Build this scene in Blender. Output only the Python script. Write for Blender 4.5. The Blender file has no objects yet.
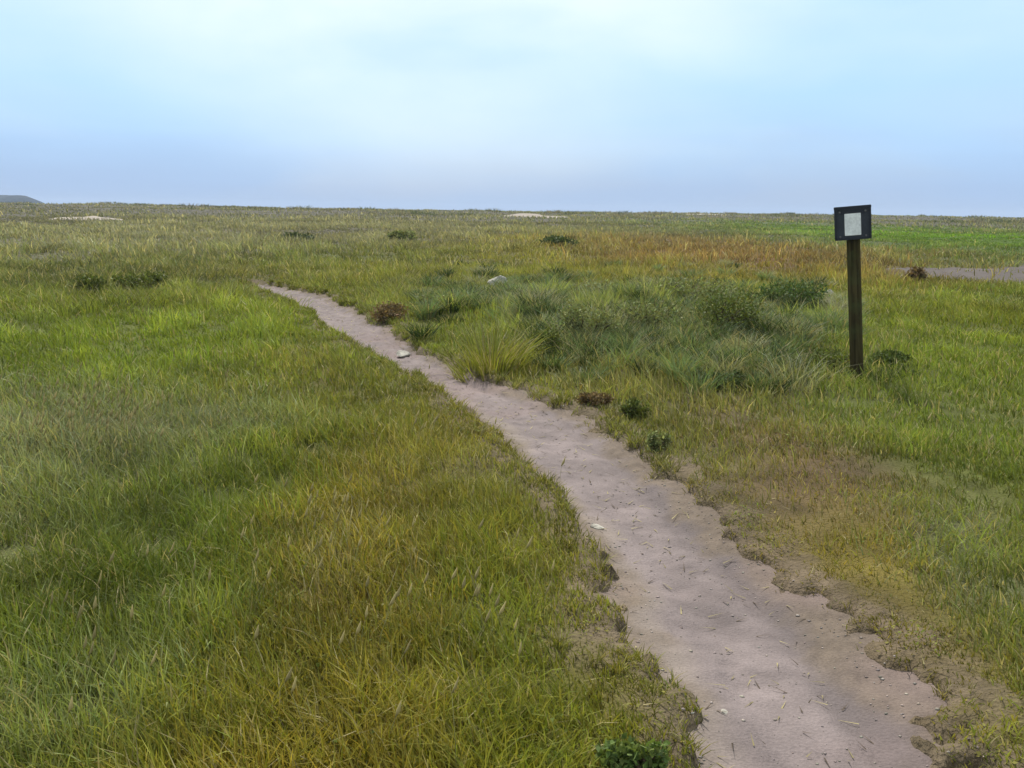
import bpy, math, random
import numpy as np
from mathutils import Matrix, Vector

random.seed(7)
rng = np.random.default_rng(11)
R = math.radians
scene = bpy.context.scene
col = scene.collection

# ------------------------------------------------------------------ camera
F = 963.0
PITCH = math.atan((384 - 208.5) / F)
ROLL = R(0.78)
EYE = 1.6
cam_d = bpy.data.cameras.new('camera')
cam = bpy.data.objects.new('camera', cam_d)
col.objects.link(cam)
cam_d.sensor_width = 36.0
cam_d.lens = F / 1024 * 36.0
cam_d.clip_start = 0.05
cam_d.clip_end = 40000
cam.matrix_world = (Matrix.Translation((0, 0, EYE)) @ Matrix.Rotation(math.pi / 2 - PITCH, 4, 'X')
                    @ Matrix.Rotation(ROLL, 4, 'Z'))
scene.camera = cam
CR = np.array(cam.matrix_world.to_3x3())

# ------------------------------------------------------------------ noise
def vnoise(x, y, seed=0):
    x = np.asarray(x, float); y = np.asarray(y, float)
    xi = np.floor(x).astype(np.int64); yi = np.floor(y).astype(np.int64)
    fx = x - xi; fy = y - yi
    fx = fx * fx * fx * (fx * (fx * 6 - 15) + 10); fy = fy * fy * fy * (fy * (fy * 6 - 15) + 10)
    def h(a, b):
        n = (a * 374761393 + b * 668265263 + seed * 1442695041) & 0xffffffff
        n = ((n ^ (n >> 13)) * 1274126177) & 0xffffffff
        n = ((n ^ (n >> 16)) * 2246822519) & 0xffffffff
        return ((n ^ (n >> 15)) & 0xffffff) / float(0xffffff)
    return ((h(xi, yi) * (1 - fx) + h(xi + 1, yi) * fx) * (1 - fy)
            + (h(xi, yi + 1) * (1 - fx) + h(xi + 1, yi + 1) * fx) * fy)

def fbm(x, y, seed=0, octs=3):
    s = 0; a = 1; t = 0
    for k in range(octs):
        s = s + a * (vnoise(x * 2 ** k + 17.3 * k, y * 2 ** k - 9.1 * k, seed + k) - .5)
        t += a; a *= .5
    return s / t * 2          # about -1..1

SCALES = [(.16, 5), (.42, 13), (1.1, 34), (3.0, 95), (8.0, 260)]
def msn(x, y, d, seed, k=1.0, octs=3):
    """noise whose grain grows with distance, by blending fixed grains"""
    out = np.zeros(np.shape(x)); ws = np.zeros(np.shape(x)); ld = np.log(np.maximum(d, .5))
    for i, (s, c) in enumerate(SCALES):
        w = np.clip(1 - np.abs(ld - math.log(c)) / .95, 0, 1)
        if i == 0: w = np.where(d < c, 1, w)
        if i == len(SCALES) - 1: w = np.where(d > c, 1, w)
        m = w > 0
        if m.any(): out[m] += w[m] * fbm(x[m] / (s * k), y[m] / (s * k * 1.15), seed + 7 * i, octs)
        ws += w
    return out / np.maximum(ws, 1e-6)

def sstep(a, b, x):
    t = np.clip((np.asarray(x, float) - a) / (b - a), 0, 1)
    return t * t * (3 - 2 * t)

# ------------------------------------------------------------------ terrain
SEA = -14.0
def base_h(x, y):
    x = np.asarray(x, float); y = np.asarray(y, float)
    d = np.hypot(x, y)
    near = .035 * fbm(x / 1.3, y / 1.3, 3, 3) * sstep(1.0, 6, d)
    hum = .16 * fbm(x / 4.5, y / 4.5, 21, 3) * sstep(12, 32, d)
    hum = hum + .30 * fbm(x / 13, y / 13, 31, 3) * sstep(30, 80, d)
    hum = hum + .85 * fbm(x / 48, y / 60, 41, 3) * sstep(90, 200, d)
    rise = .60 * sstep(40, 300, d)
    fall = (SEA - 6) * sstep(330, 900, d)
    g = np.exp(-.5 * (((x - 2.0) / 2.0) ** 2 + ((y - 13.6) / 2.3) ** 2))
    mound = g * (.17 + .22 * fbm(x / .9, y / 1.0, 55, 3))
    return near + hum + rise + fall + mound

def at(u, v, hf=base_h):
    dc = np.array([(u - 512) / F, -(v - 384) / F, -1.0])
    dw = CR @ dc
    z = 0.0
    for _ in range(12):
        t = (z - EYE) / dw[2]
        x, y = dw[0] * t, dw[1] * t
        z = .5 * z + .5 * float(hf(x, y))
    return np.array([x, y, float(hf(x, y))])

# ------------------------------------------------------------------ paths
PATH_PX = [(768, 694, 968), (720, 670, 935), (680, 652, 900), (640, 638, 858), (600, 626, 808), (560, 612, 757),
           (520, 590, 712), (490, 553, 682), (460, 526, 650), (430, 499, 610), (410, 476, 570), (392, 444, 528),
           (375, 412, 480), (350, 368, 424), (326, 328, 386), (308, 304, 356), (296, 280, 332), (289, 256, 302)]
C, W = [], []
for v, a, b in PATH_PX:
    pa, pb = at(a, v), at(b, v)
    C.append((pa[:2] + pb[:2]) / 2); W.append(np.linalg.norm(pb[:2] - pa[:2]) / 2)
C = np.array(C); W = np.array(W)
# carry the path on toward the photographer's feet and away over the rise
d0 = C[0] - C[2]; d0 /= np.linalg.norm(d0)
C = np.vstack([C[0] + d0 * 3.2 + np.array([0.15, 0]), C[0] + d0 * 1.6, C])
W = np.concatenate([[W[0], W[0]], W])
d1 = C[-1] - C[-3]; d1 /= np.linalg.norm(d1)
C = np.vstack([C, C[-1] + d1 * 1.6 + np.array([-.2, .2])])
W = np.concatenate([W, [.30]])
def resample(P, W, n):
    s = np.concatenate([[0], np.cumsum(np.linalg.norm(np.diff(P, axis=0), axis=1))])
    t = np.linspace(0, s[-1], n)
    out = np.stack([np.interp(t, s, P[:, 0]), np.interp(t, s, P[:, 1])], 1)
    w = np.interp(t, s, W)
    k = np.hanning(17); k /= k.sum()
    def sm(a):
        return np.convolve(np.pad(a, 8, mode='reflect', reflect_type='odd'), k, 'valid')
    return np.stack([sm(out[:, 0]), sm(out[:, 1])], 1), np.clip(sm(w), .25, None)
PC, PW = resample(C, W, 420)
# perpendicular width correction: the widths above were measured across the picture
tan = np.gradient(PC, axis=0); tan /= np.linalg.norm(tan, axis=1)[:, None]
PN = np.stack([tan[:, 1], -tan[:, 0]], 1)
PW = np.maximum(PW * np.clip(np.abs(PN[:, 0]), .5, 1), .2)

TR_PX = [at(900, 276), at(960, 275), at(1024, 274), at(1150, 273), at(1290, 270)]
TC, TW = resample(np.array([p[:2] for p in TR_PX]), np.array([.9, 3.0, 3.4, 3.4, 3.4]), 160)

def ribbon_t(x, y, P, Wd, reach):
    """distance to the centre line over half width (1 = edge), big when far away"""
    x = np.asarray(x, float).ravel(); y = np.asarray(y, float).ravel()
    t = np.full(x.shape, 9.0)
    lo = P.min(0) - reach; hi = P.max(0) + reach
    idx = np.where((x > lo[0]) & (x < hi[0]) & (y > lo[1]) & (y < hi[1]))[0]
    for k in range(0, len(idx), 20000):
        i = idx[k:k + 20000]
        d2 = (x[i, None] - P[None, :, 0]) ** 2 + (y[i, None] - P[None, :, 1]) ** 2
        j = d2.argmin(1)
        t[i] = np.sqrt(d2[np.arange(len(i)), j]) / Wd[j]
    return t

def path_t(x, y):
    x = np.asarray(x, float).ravel(); y = np.asarray(y, float).ravel()
    return ribbon_t(x, y, PC, PW, 3) + .34 * fbm(x / .5, y / .5, 61, 3) + .28 * fbm(x / .10, y / .10, 71, 3)

def track_t(x, y):
    x = np.asarray(x, float).ravel(); y = np.asarray(y, float).ravel()
    return ribbon_t(x, y, TC, TW, 8) + .35 * fbm(x / 1.6, y / 1.6, 65, 3)

def height(x, y):
    sh = np.shape(x)
    h = base_h(x, y).ravel()
    t = path_t(x, y)
    h = h - .125 * (1 - sstep(.80, 1.12, t))
    h = h + .022 * np.exp(-((t - 1.4) / .25) ** 2)
    tt = track_t(x, y)
    h = h - .08 * (1 - sstep(.8, 1.1, tt))
    return h.reshape(sh)

def gz(x, y):
    return float(height(np.array([x]), np.array([y]))[0])

# ------------------------------------------------------------------ vegetation zones (world space)
GREEN = np.array([.136, .184, .028]); OLIVE = np.array([.215, .185, .036]); GREY = np.array([.165, .190, .088])
BROWN = np.array([.225, .160, .070]); STRAW = np.array([.40, .35, .18]); DEEP = np.array([.055, .085, .014])
MARRAM = np.array([.150, .190, .085]); BRIGHT = np.array([.150, .205, .030])
ZB = []
def zone(u, v, du, dv, colr, amt, hgt=None):
    p = at(u, v); px = at(u + du, v); py = at(u, v - dv); py2 = at(u, v + dv)
    ZB.append((p[0], p[1], abs(px[0] - p[0]), max(.5 * abs(py[1] - py2[1]), .1), np.array(colr), amt, hgt))
zone(120, 350, 190, 45, BRIGHT * 1.05, .8, .14)
zone(200, 620, 230, 140, GREEN, .8, .17)
zone(60, 440, 130, 50, GREY * 1.15 + np.array([.02, .012, .045]), 1.0, .20)
zone(30, 690, 90, 60, GREY * 1.1, .9, .18)
zone(250, 470, 90, 50, BRIGHT, .5, .15)
zone(365, 560, 85, 200, OLIVE * np.array([1.08, .98, 1.0]), 1.0, .12)
zone(330, 570, 26, 40, STRAW * .75, .6, .12)
zone(455, 435, 40, 22, STRAW * .7, .6, .08)
zone(560, 640, 30, 50, STRAW * .62, .5, .07)
zone(90, 560, 60, 40, DEEP, .5, .2)
zone(160, 520, 60, 30, DEEP, .5, .2)
zone(270, 690, 50, 40, DEEP * 1.2, .5, .2)
zone(480, 430, 90, 45, OLIVE, .8, .10)
zone(590, 610, 55, 150, OLIVE * .95, .7, .09)
zone(440, 640, 50, 60, GREEN, .55, .13)
zone(330, 700, 60, 50, OLIVE * 1.05, .6, .14)
zone(340, 365, 40, 30, BROWN, .5, .08)
zone(640, 325, 130, 38, MARRAM, .95, .26)
zone(490, 338, 32, 26, BRIGHT * 1.25, .8, .20)
zone(560, 372, 60, 16, BROWN, .6, .08)
zone(450, 290, 60, 16, MARRAM, .6, .16)
zone(725, 252, 120, 14, BROWN * np.array([1.02, .82, .85]), 1.0, .24)
zone(680, 250, 70, 10, BROWN * np.array([1.02, .82, .85]), 1.0, .22)
zone(740, 272, 70, 8, OLIVE, .5, .2)
zone(1040, 240, 130, 15, BRIGHT * np.array([.74, .98, .6]), 1.0, .08)
zone(980, 292, 120, 10, BRIGHT, .9, .05)
zone(960, 345, 110, 45, GREEN * 1.1, .7, .08)
zone(760, 465, 95, 75, BROWN * np.array([.88, .88, 1.1]), 1.0, .04)
zone(800, 560, 50, 50, BROWN * np.array([.85, .88, .9]), .7, .035)
zone(950, 470, 80, 40, BRIGHT * .8 + BROWN * .2, .6, .06)
zone(880, 570, 75, 80, OLIVE * .95, .9, .05)
zone(930, 420, 110, 50, GREEN * .9 + GREY * .2, .7, .06)
zone(990, 560, 45, 60, MARRAM, .7, .10)
zone(980, 690, 80, 70, OLIVE * .8 + BROWN * .2, .8, .06)
zone(100, 232, 140, 14, GREY * 1.25 + np.array([.05, .03, .04]), .9, .2)
zone(420, 228, 200, 8, GREY * 1.0 + np.array([.03, .0, .03]), .7, .2)
zone(280, 272, 90, 9, BROWN * 1.0, .55, .12)
zone(360, 262, 90, 12, BRIGHT * .9, .5, .14)
zone(520, 250, 90, 18, OLIVE * .85 + GREEN * .3, .6, .16)
zone(120, 275, 150, 14, GREY * .75, .6, .22)

def zones(x, y, dither=False):
    d = np.hypot(x, y)
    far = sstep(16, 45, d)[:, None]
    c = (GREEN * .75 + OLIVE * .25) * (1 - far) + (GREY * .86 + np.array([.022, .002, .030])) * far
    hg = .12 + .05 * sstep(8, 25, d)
    wx = x + .5 * fbm(x / 1.7, y / 1.7, 5, 3) * np.clip(d / 5, .4, 6)
    wy = y + .8 * fbm(x / 1.9, y / 1.9, 9, 3) * np.clip(d / 5, .4, 6)
    jit = rng.normal(0, .05, (2, len(x))) * np.clip(d, 2, 40)
    if dither: wx = wx + jit[0]; wy = wy + jit[1] * 1.6
    for zx, zy, sx, sy, cc, amt, hh in ZB:
        g = amt * np.exp(-.5 * np.clip(((wx - zx) / sx) ** 2 + ((wy - zy) / sy) ** 2, 0, 60) ** 1.25)
        c = c * (1 - g[:, None]) + cc * g[:, None]
        if hh: hg = hg * (1 - g) + hh * g
    return c, hg

# ------------------------------------------------------------------ mesh helpers
def mesh_from(name, V, faces_quads=None, faces_tris=None, mat=None, colr=None, smooth=False, parent=None):
    me = bpy.data.meshes.new(name)
    V = np.asarray(V, np.float32)
    q = np.zeros((0, 4), np.int32) if faces_quads is None else np.asarray(faces_quads, np.int32).reshape(-1, 4)
    t = np.zeros((0, 3), np.int32) if faces_tris is None else np.asarray(faces_tris, np.int32).reshape(-1, 3)
    me.vertices.add(len(V)); me.vertices.foreach_set('co', V.ravel())
    loops = np.concatenate([q.ravel(), t.ravel()])
    me.loops.add(len(loops)); me.loops.foreach_set('vertex_index', loops)
    starts = np.concatenate([np.arange(len(q)) * 4, len(q) * 4 + np.arange(len(t)) * 3]).astype(np.int32)
    me.polygons.add(len(starts)); me.polygons.foreach_set('loop_start', starts)
    me.polygons.foreach_set('use_smooth', np.full(len(starts), smooth))
    if colr is not None:
        a = me.color_attributes.new('Col', 'FLOAT_COLOR', 'POINT')
        rgba = np.ones((len(V), 4), np.float32); rgba[:, :3] = colr
        a.data.foreach_set('color', rgba.ravel())
    me.update(calc_edges=True)
    if mat: me.materials.append(mat)
    o = bpy.data.objects.new(name, me); col.objects.link(o)
    if parent: o.parent = parent
    return o

def empty(name, loc, rz=0):
    o = bpy.data.objects.new(name, None); col.objects.link(o)
    o.location = loc; o.rotation_euler.z = rz; o.empty_display_size = .1
    return o

def tag(o, label=None, cat=None, group=None, kind=None):
    for k, v in (('label', label), ('category', cat), ('group', group), ('kind', kind)):
        if v: o[k] = v
    return o

class Bag:
    """collects pieces of geometry for one mesh"""
    def __init__(s): s.v = []; s.q = []; s.t = []; s.c = []; s.n = 0
    def add(s, V, q=None, t=None, c=(1, 1, 1)):
        V = np.asarray(V, float)
        s.v.append(V)
        if q is not None and len(q): s.q.append(np.asarray(q) + s.n)
        if t is not None and len(t): s.t.append(np.asarray(t) + s.n)
        s.c.append(np.broadcast_to(np.asarray(c, float), (len(V), 3)))
        s.n += len(V)
    def build(s, name, mat, parent=None, smooth=False):
        return mesh_from(name, np.vstack(s.v), np.vstack(s.q) if s.q else None, np.vstack(s.t) if s.t else None,
                         mat, np.vstack(s.c), smooth, parent)

def tube(bag, P, rad, n=7, c=(1, 1, 1)):
    P = np.asarray(P, float); k = len(P)
    V = []
    for i in range(k):
        d = P[min(i + 1, k - 1)] - P[max(i - 1, 0)]; d /= np.linalg.norm(d) + 1e-9
        a = np.cross(d, [0.3, .9, .1]); a /= np.linalg.norm(a); b = np.cross(d, a)
        for j in range(n):
            an = 2 * math.pi * j / n
            V.append(P[i] + rad[i] * (a * math.cos(an) + b * math.sin(an)))
    q = [(i * n + j, i * n + (j + 1) % n, (i + 1) * n + (j + 1) % n, (i + 1) * n + j) for i in range(k - 1) for j in range(n)]
    V.append(P[0]); V.append(P[-1])
    t = [(k * n, (j + 1) % n, j) for j in range(n)] + [(k * n + 1, (k - 1) * n + j, (k - 1) * n + (j + 1) % n) for j in range(n)]
    bag.add(V, q, t, c)

def blades(x, y, z, h, w, az, lean, colr, segs=3):
    """curved tapering leaves of grass, one strip per root"""
    n = len(x)
    prof = np.linspace(0, 1, segs + 1)
    wid = np.array([.75, 1.0, .75, 0.0]) if segs == 3 else np.array([.9, .8, 0.0])
    face = rng.uniform(0, 2 * math.pi, n)
    sx, sy = np.cos(face), np.sin(face)
    lx, ly = np.cos(az), np.sin(az)
    V = []; Cc = []
    for k, s in enumerate(prof):
        bend = lean * s ** 1.8
        cx = x + lx * h * bend; cy = y + ly * h * bend
        cz = z - .01 + h * s * np.sqrt(np.clip(1 - (lean * s) ** 2 * .45, .15, 1))
        ww = w * wid[k] * .5
        if k < segs:
            V.append(np.stack([cx - sx * ww, cy - sy * ww, cz], 1)); V.append(np.stack([cx + sx * ww, cy + sy * ww, cz], 1))
        else:
            V.append(np.stack([cx, cy, cz], 1))
    m = len(V)
    V = np.stack(V, 1).reshape(-1, 3)
    b = np.arange(n) * m
    q = np.concatenate([np.stack([b + 2 * k, b + 2 * k + 1, b + 2 * k + 3, b + 2 * k + 2], 1) for k in range(segs - 1)])
    t = np.stack([b + 2 * (segs - 1), b + 2 * (segs - 1) + 1, b + m - 1], 1)
    return V, q, t, np.repeat(colr, m, axis=0)

# ------------------------------------------------------------------ materials
def new_mat(name):
    m = bpy.data.materials.new(name); m.use_nodes = True
    nt = m.node_tree; nt.nodes.clear()
    out = nt.nodes.new('ShaderNodeOutputMaterial')
    return m, nt, out
def N(nt, typ, **kw):
    n = nt.nodes.new('ShaderNode' + typ)
    for k, v in kw.items():
        if k in n.inputs: n.inputs[k].default_value = v
        else: setattr(n, k, v)
    return n
def noise_mul(nt, base_socket, scale, lo, hi, detail=4, coord='Object'):
    tc = N(nt, 'TexCoord')
    no = N(nt, 'TexNoise', Scale=scale, Detail=detail)
    nt.links.new(tc.outputs[coord], no.inputs['Vector'])
    mr = N(nt, 'MapRange'); mr.inputs[1].default_value = .25; mr.inputs[2].default_value = .75
    mr.inputs[3].default_value = lo; mr.inputs[4].default_value = hi
    nt.links.new(no.outputs[0], mr.inputs[0])
    mx = N(nt, 'VectorMath', operation='SCALE')
    nt.links.new(base_socket, mx.inputs[0]); nt.links.new(mr.outputs[0], mx.inputs['Scale'])
    return mx.outputs[0], no.outputs[0]

def leaf_mat(name, trans=.35, gloss=.06):
    m, nt, out = new_mat(name)
    a = N(nt, 'Attribute', attribute_name='Col')
    d = N(nt, 'BsdfPrincipled', Roughness=.62); d.inputs['Specular IOR Level'].default_value = .10
    tr = N(nt, 'BsdfTranslucent')
    sc = N(nt, 'VectorMath', operation='MULTIPLY'); sc.inputs[1].default_value = (1.25, 1.2, .6)
    nt.links.new(a.outputs['Color'], d.inputs['Base Color'])
    nt.links.new(a.outputs['Color'], sc.inputs[0]); nt.links.new(sc.outputs[0], tr.inputs['Color'])
    mx = N(nt, 'MixShader'); mx.inputs[0].default_value = trans
    nt.links.new(d.outputs[0], mx.inputs[1]); nt.links.new(tr.outputs[0], mx.inputs[2])
    nt.links.new(mx.outputs[0], out.inputs[0])
    return m
M_grass = leaf_mat('grass_blades')
M_leaf = leaf_mat('shrub_leaves', .25)
M_flower = leaf_mat('seed_heads', .3)

def rough_mat(name, base, scale=8, lo=.7, hi=1.25, rough=.9, bump=.3, bscale=40, attr=False, spec=.25):
    m, nt, out = new_mat(name)
    p = N(nt, 'BsdfPrincipled', Roughness=rough); p.inputs['Specular IOR Level'].default_value = spec
    if attr: s = N(nt, 'Attribute', attribute_name='Col').outputs['Color']
    else:
        r = N(nt, 'RGB'); r.outputs[0].default_value = (*base, 1); s = r.outputs[0]
    c1, _ = noise_mul(nt, s, scale, lo, hi, 6)
    c2, n2 = noise_mul(nt, c1, bscale, .85, 1.15, 3)
    nt.links.new(c2, p.inputs['Base Color'])
    b = N(nt, 'Bump', Strength=bump, Distance=.02)
    nt.links.new(n2, b.inputs['Height']); nt.links.new(b.outputs[0], p.inputs['Normal'])
    nt.links.new(p.outputs[0], out.inputs[0])
    return m
M_ground = rough_mat('turf_soil', None, 3, .7, 1.2, .95, 1.0, 55, attr=True, spec=.1)
M_path = rough_mat('trodden_sand', None, 5, .86, 1.12, .92, .35, 90, attr=True, spec=.15)
M_stone = rough_mat('pale_stone', (.36, .34, .29), 9, .6, 1.25, .85, .6, 45)
M_gravel = rough_mat('grit', None, 30, .8, 1.2, .9, .3, 120, attr=True)
M_wood = None
def wood_mat():
    m, nt, out = new_mat('weathered_timber')
    p = N(nt, 'BsdfPrincipled', Roughness=.85); p.inputs['Specular IOR Level'].default_value = .2
    tc = N(nt, 'TexCoord'); mp = N(nt, 'Mapping'); mp.inputs['Scale'].default_value = (34, 34, 1.6)
    nt.links.new(tc.outputs['Object'], mp.inputs[0])
    no = N(nt, 'TexNoise', Scale=1.0, Detail=6, Distortion=.6); nt.links.new(mp.outputs[0], no.inputs['Vector'])
    cr = N(nt, 'ValToRGB'); e = cr.color_ramp.elements
    e[0].position = .3; e[0].color = (.016, .012, .004, 1); e[1].position = .72; e[1].color = (.07, .056, .02, 1)
    nt.links.new(no.outputs[0], cr.inputs[0])
    # green algae in blotches
    n2 = N(nt, 'TexNoise', Scale=5.0, Detail=4); nt.links.new(tc.outputs['Object'], n2.inputs['Vector'])
    mr = N(nt, 'MapRange'); mr.inputs[1].default_value = .5; mr.inputs[2].default_value = .68; mr.inputs[4].default_value = .6
    nt.links.new(n2.outputs[0], mr.inputs[0])
    mx = N(nt, 'Mix', data_type='RGBA'); mx.inputs[7].default_value = (.06, .075, .025, 1)
    nt.links.new(mr.outputs[0], mx.inputs[0]); nt.links.new(cr.outputs[0], mx.inputs[6])
    nt.links.new(mx.outputs[2], p.inputs['Base Color'])
    b = N(nt, 'Bump', Strength=.6, Distance=.01); nt.links.new(no.outputs[0], b.inputs['Height'])
    nt.links.new(b.outputs[0], p.inputs['Normal']); nt.links.new(p.outputs[0], out.inputs[0])
    return m
M_wood = wood_mat()
M_plate = rough_mat('slate_blue_plate', (.026, .030, .040), 14, .75, 1.2, .5, .05, 60, spec=.4)
M_rim = rough_mat('black_rim', (.012, .014, .022), 14, .8, 1.2, .5, .05, 60, spec=.4)
M_white = rough_mat('off_white_panel', (.82, .83, .82), 14, .82, 1.03, .55, .03, 50)
M_steel = rough_mat('dull_bolt', (.12, .12, .12), 30, .8, 1.2, .45, .1, 60)
M_bark = rough_mat('woody_stem', (.07, .05, .03), 20, .7, 1.2, .9, .3, 60)
M_head = rough_mat('far_woodland', (.010, .022, .028), .02, .7, 1.3, .95, .3, .1)
M_sand = rough_mat('dune_sand', (.27, .235, .20), .6, .8, 1.1, .95, .2, 4)

# ------------------------------------------------------------------ ground
angs = np.concatenate([np.linspace(-44, 44, 560), np.linspace(46, 314, 150)])
angs = np.radians(angs[:])
rads = np.concatenate([[0.05], np.geomspace(.6, 45, 430), np.geomspace(45.6, 2200, 190)])
A, Rr = np.meshgrid(angs, rads)
GX = (Rr * np.sin(A)); GY = (Rr * np.cos(A))
GH = height(GX, GY)
# loose surface: small lumps below the grass
GH = GH + .012 * fbm(GX / .12, GY / .12, 81, 2) * (Rr < 30)
zc, _ = zones(GX.ravel(), GY.ravel())
pt = path_t(GX, GY); tt = track_t(GX, GY)
SOIL = np.array([.125, .096, .070])
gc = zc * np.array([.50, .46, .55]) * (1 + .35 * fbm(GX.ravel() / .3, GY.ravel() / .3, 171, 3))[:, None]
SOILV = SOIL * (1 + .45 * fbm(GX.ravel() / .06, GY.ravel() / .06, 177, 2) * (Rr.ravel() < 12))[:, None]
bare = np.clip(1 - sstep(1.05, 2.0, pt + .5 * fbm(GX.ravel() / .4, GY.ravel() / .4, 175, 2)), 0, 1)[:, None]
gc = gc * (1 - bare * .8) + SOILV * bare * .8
nr, na = A.shape
ii, jj = np.meshgrid(np.arange(nr - 1), np.arange(na), indexing='ij')
q = np.stack([ii * na + jj, ii * na + (jj + 1) % na, (ii + 1) * na + (jj + 1) % na, (ii + 1) * na + jj], -1).reshape(-1, 4)[:, ::-1]
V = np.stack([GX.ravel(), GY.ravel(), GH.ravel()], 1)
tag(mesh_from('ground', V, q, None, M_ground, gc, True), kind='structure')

# ------------------------------------------------------------------ the trodden path and the far track
def ribbon(name, P, Wd, nt_, cfun, lift, mat, over=1.12):
    tg = np.gradient(P, axis=0); tg /= np.linalg.norm(tg, axis=1)[:, None]
    nn = np.stack([tg[:, 1], -tg[:, 0]], 1)
    ts = np.linspace(-over, over, nt_)
    X = P[:, 0, None] + nn[:, 0, None] * Wd[:, None] * ts; Y = P[:, 1, None] + nn[:, 1, None] * Wd[:, None] * ts
    Hh = base_h(X, Y)
    prof = np.abs(ts)
    Z = Hh + lift(X, Y, np.broadcast_to(ts, X.shape))
    n, m = X.shape
    a, b = np.meshgrid(np.arange(n - 1), np.arange(m - 1), indexing='ij')
    qq = np.stack([a * m + b, a * m + b + 1, (a + 1) * m + b + 1, (a + 1) * m + b], -1).reshape(-1, 4)
    cc = cfun(X.ravel(), Y.ravel(), np.broadcast_to(ts, X.shape).ravel())
    return tag(mesh_from(name, np.stack([X.ravel(), Y.ravel(), Z.ravel()], 1), qq, None, mat, cc, True), kind='structure')

PATHC = np.array([.157, .130, .126])
PR = []
kk = 30; sd_ = 1
while kk < len(PC) - 60:
    for rep in range(2):
        j = int(np.clip(kk + rng.normal(0, 4), 0, len(PC) - 2)); o = sd_ * .13 + rng.normal(0, .16)
        p_ = PC[j] + PN[j] * o; dr = tan[j]; a_ = rng.normal(0, .22)
        dr = np.array([dr[0] * math.cos(a_) - dr[1] * math.sin(a_), dr[0] * math.sin(a_) + dr[1] * math.cos(a_)])
        PR.append((p_, dr, rng.uniform(.002, .006)))
    sd_ = -sd_; kk += int(rng.integers(7, 12))
def prints(X, Y):
    out = np.zeros(X.shape)
    for p_, dr, dp in PR:
        dx = X - p_[0]; dy = Y - p_[1]
        m = (np.abs(dx) < .3) & (np.abs(dy) < .3)
        if not m.any(): continue
        u_ = dx[m] * dr[0] + dy[m] * dr[1]; v_ = dx[m] * dr[1] - dy[m] * dr[0]
        rr_ = (u_ / .135) ** 2 + (v_ / (.046 + .016 * np.tanh(u_ / .06))) ** 2
        out[m] += dp * (-1 * (1 - sstep(.6, 1.1, rr_)) + .55 * np.exp(-((rr_ - 1.35) / .35) ** 2))
    return out
def path_lift(X, Y, T):
    sh = X.shape
    return (prints(X, Y) * (np.abs(T) < 1) - .055 + .022 * T * T + .022 * fbm(X / .35, Y / .35, 91, 3) * .7 + .007 * fbm(X / .08, Y / .08, 95, 3)
            - .022 * np.exp(-((T - .50) / .15) ** 2) - .016 * np.exp(-((T + .2) / .2) ** 2))
def path_col(x, y, t):
    c = np.repeat(PATHC[None], len(x), 0)
    mott = .5 + .5 * fbm(x / .5, y / .5, 101, 3)
    c = c * (.80 + .36 * mott)[:, None] * (1 + .22 * fbm(x / .13, y / .13, 103, 3))[:, None]
    # darker, mauve soil toward the right side, pale dry dust on the left margin
    right_dark = (sstep(.25, .7, t + .35 * fbm(x / .6, y / .6, 105, 2)) * sstep(8.5, 4.5, y))[:, None]
    c = c * (1 - right_dark) + np.array([.104, .087, .085]) * right_dark
    dust = (sstep(-.45, -.85, t + .3 * fbm(x / .3, y / .3, 107, 2)))[:, None] * .5
    c = c * (1 - dust) + np.array([.215, .18, .145]) * dust
    edge = sstep(.62, .98, np.abs(t) + .30 * fbm(x / .22, y / .22, 113, 3) + .12 * (t > 0))[:, None]
    c = c * (1 - edge * .8) + np.array([.122, .095, .070]) * (.8 + .4 * vnoise(x / .03, y / .03, 117))[:, None] * edge * .8
    pk = (sstep(.15, .6, fbm(x / .8, y / .8, 109, 2)))[:, None] * .5
    c = c * (1 - pk) + np.array([.172, .130, .122]) * pk
    return c
# extra samples along for fine relief
PCf, PWf = PC, PW
s_idx = np.linspace(0, len(PC) - 1, 1500)
PCf = np.stack([np.interp(s_idx, np.arange(len(PC)), PC[:, k]) for k in range(2)], 1)
PWf = np.interp(s_idx, np.arange(len(PC)), PW)
ribbon('path', PCf, PWf, 61, path_col, path_lift, M_path, 1.28)
def track_col(x, y, t):
    c = np.repeat(np.array([[.088, .074, .068]]), len(x), 0) * (.75 + .4 * (.5 + .5 * fbm(x / 1.1, y / 1.1, 111, 3)))[:, None]
    return c
s_idx = np.linspace(0, len(TC) - 1, 500)
TCf = np.stack([np.interp(s_idx, np.arange(len(TC)), TC[:, k]) for k in range(2)], 1); TWf = np.interp(s_idx, np.arange(len(TC)), TW)
ribbon('gravel_track', TCf, TWf, 41, track_col, lambda X, Y, T: -.055 + .03 * T * T + .04 * fbm(X / .6, Y / .6, 115, 3), M_path, 1.15)

# grit and pebbles lying on the path: uncountable
def pebble_bag(n, bag, xs, ys, zs, rs, cs):
    ico = np.array([(1, 0, 0), (-1, 0, 0), (0, 1, 0), (0, -1, 0), (0, 0, 1), (0, 0, -1)], float)
    f = np.array([(0, 2, 4), (2, 1, 4), (1, 3, 4), (3, 0, 4), (2, 0, 5), (1, 2, 5), (3, 1, 5), (0, 3, 5)])
    for i in range(n):
        a = rng.uniform(0, 6.28); ca, sa = math.cos(a), math.sin(a)
        v = ico * (rs[i] * rng.uniform(.7, 1.3, 3)) * np.array([1, 1, .6]) * rng.uniform(.8, 1.2, (6, 1))
        v = np.stack([v[:, 0] * ca - v[:, 1] * sa, v[:, 0] * sa + v[:, 1] * ca, v[:, 2]], 1) + np.array([xs[i], ys[i], zs[i]])
        bag.add(v, None, f, cs[i])
n = 5200
k = np.clip((rng.power(1.0, n) ** 1.7 * len(PCf) * .75 + 60).astype(int), 0, len(PCf) - 1)
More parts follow.
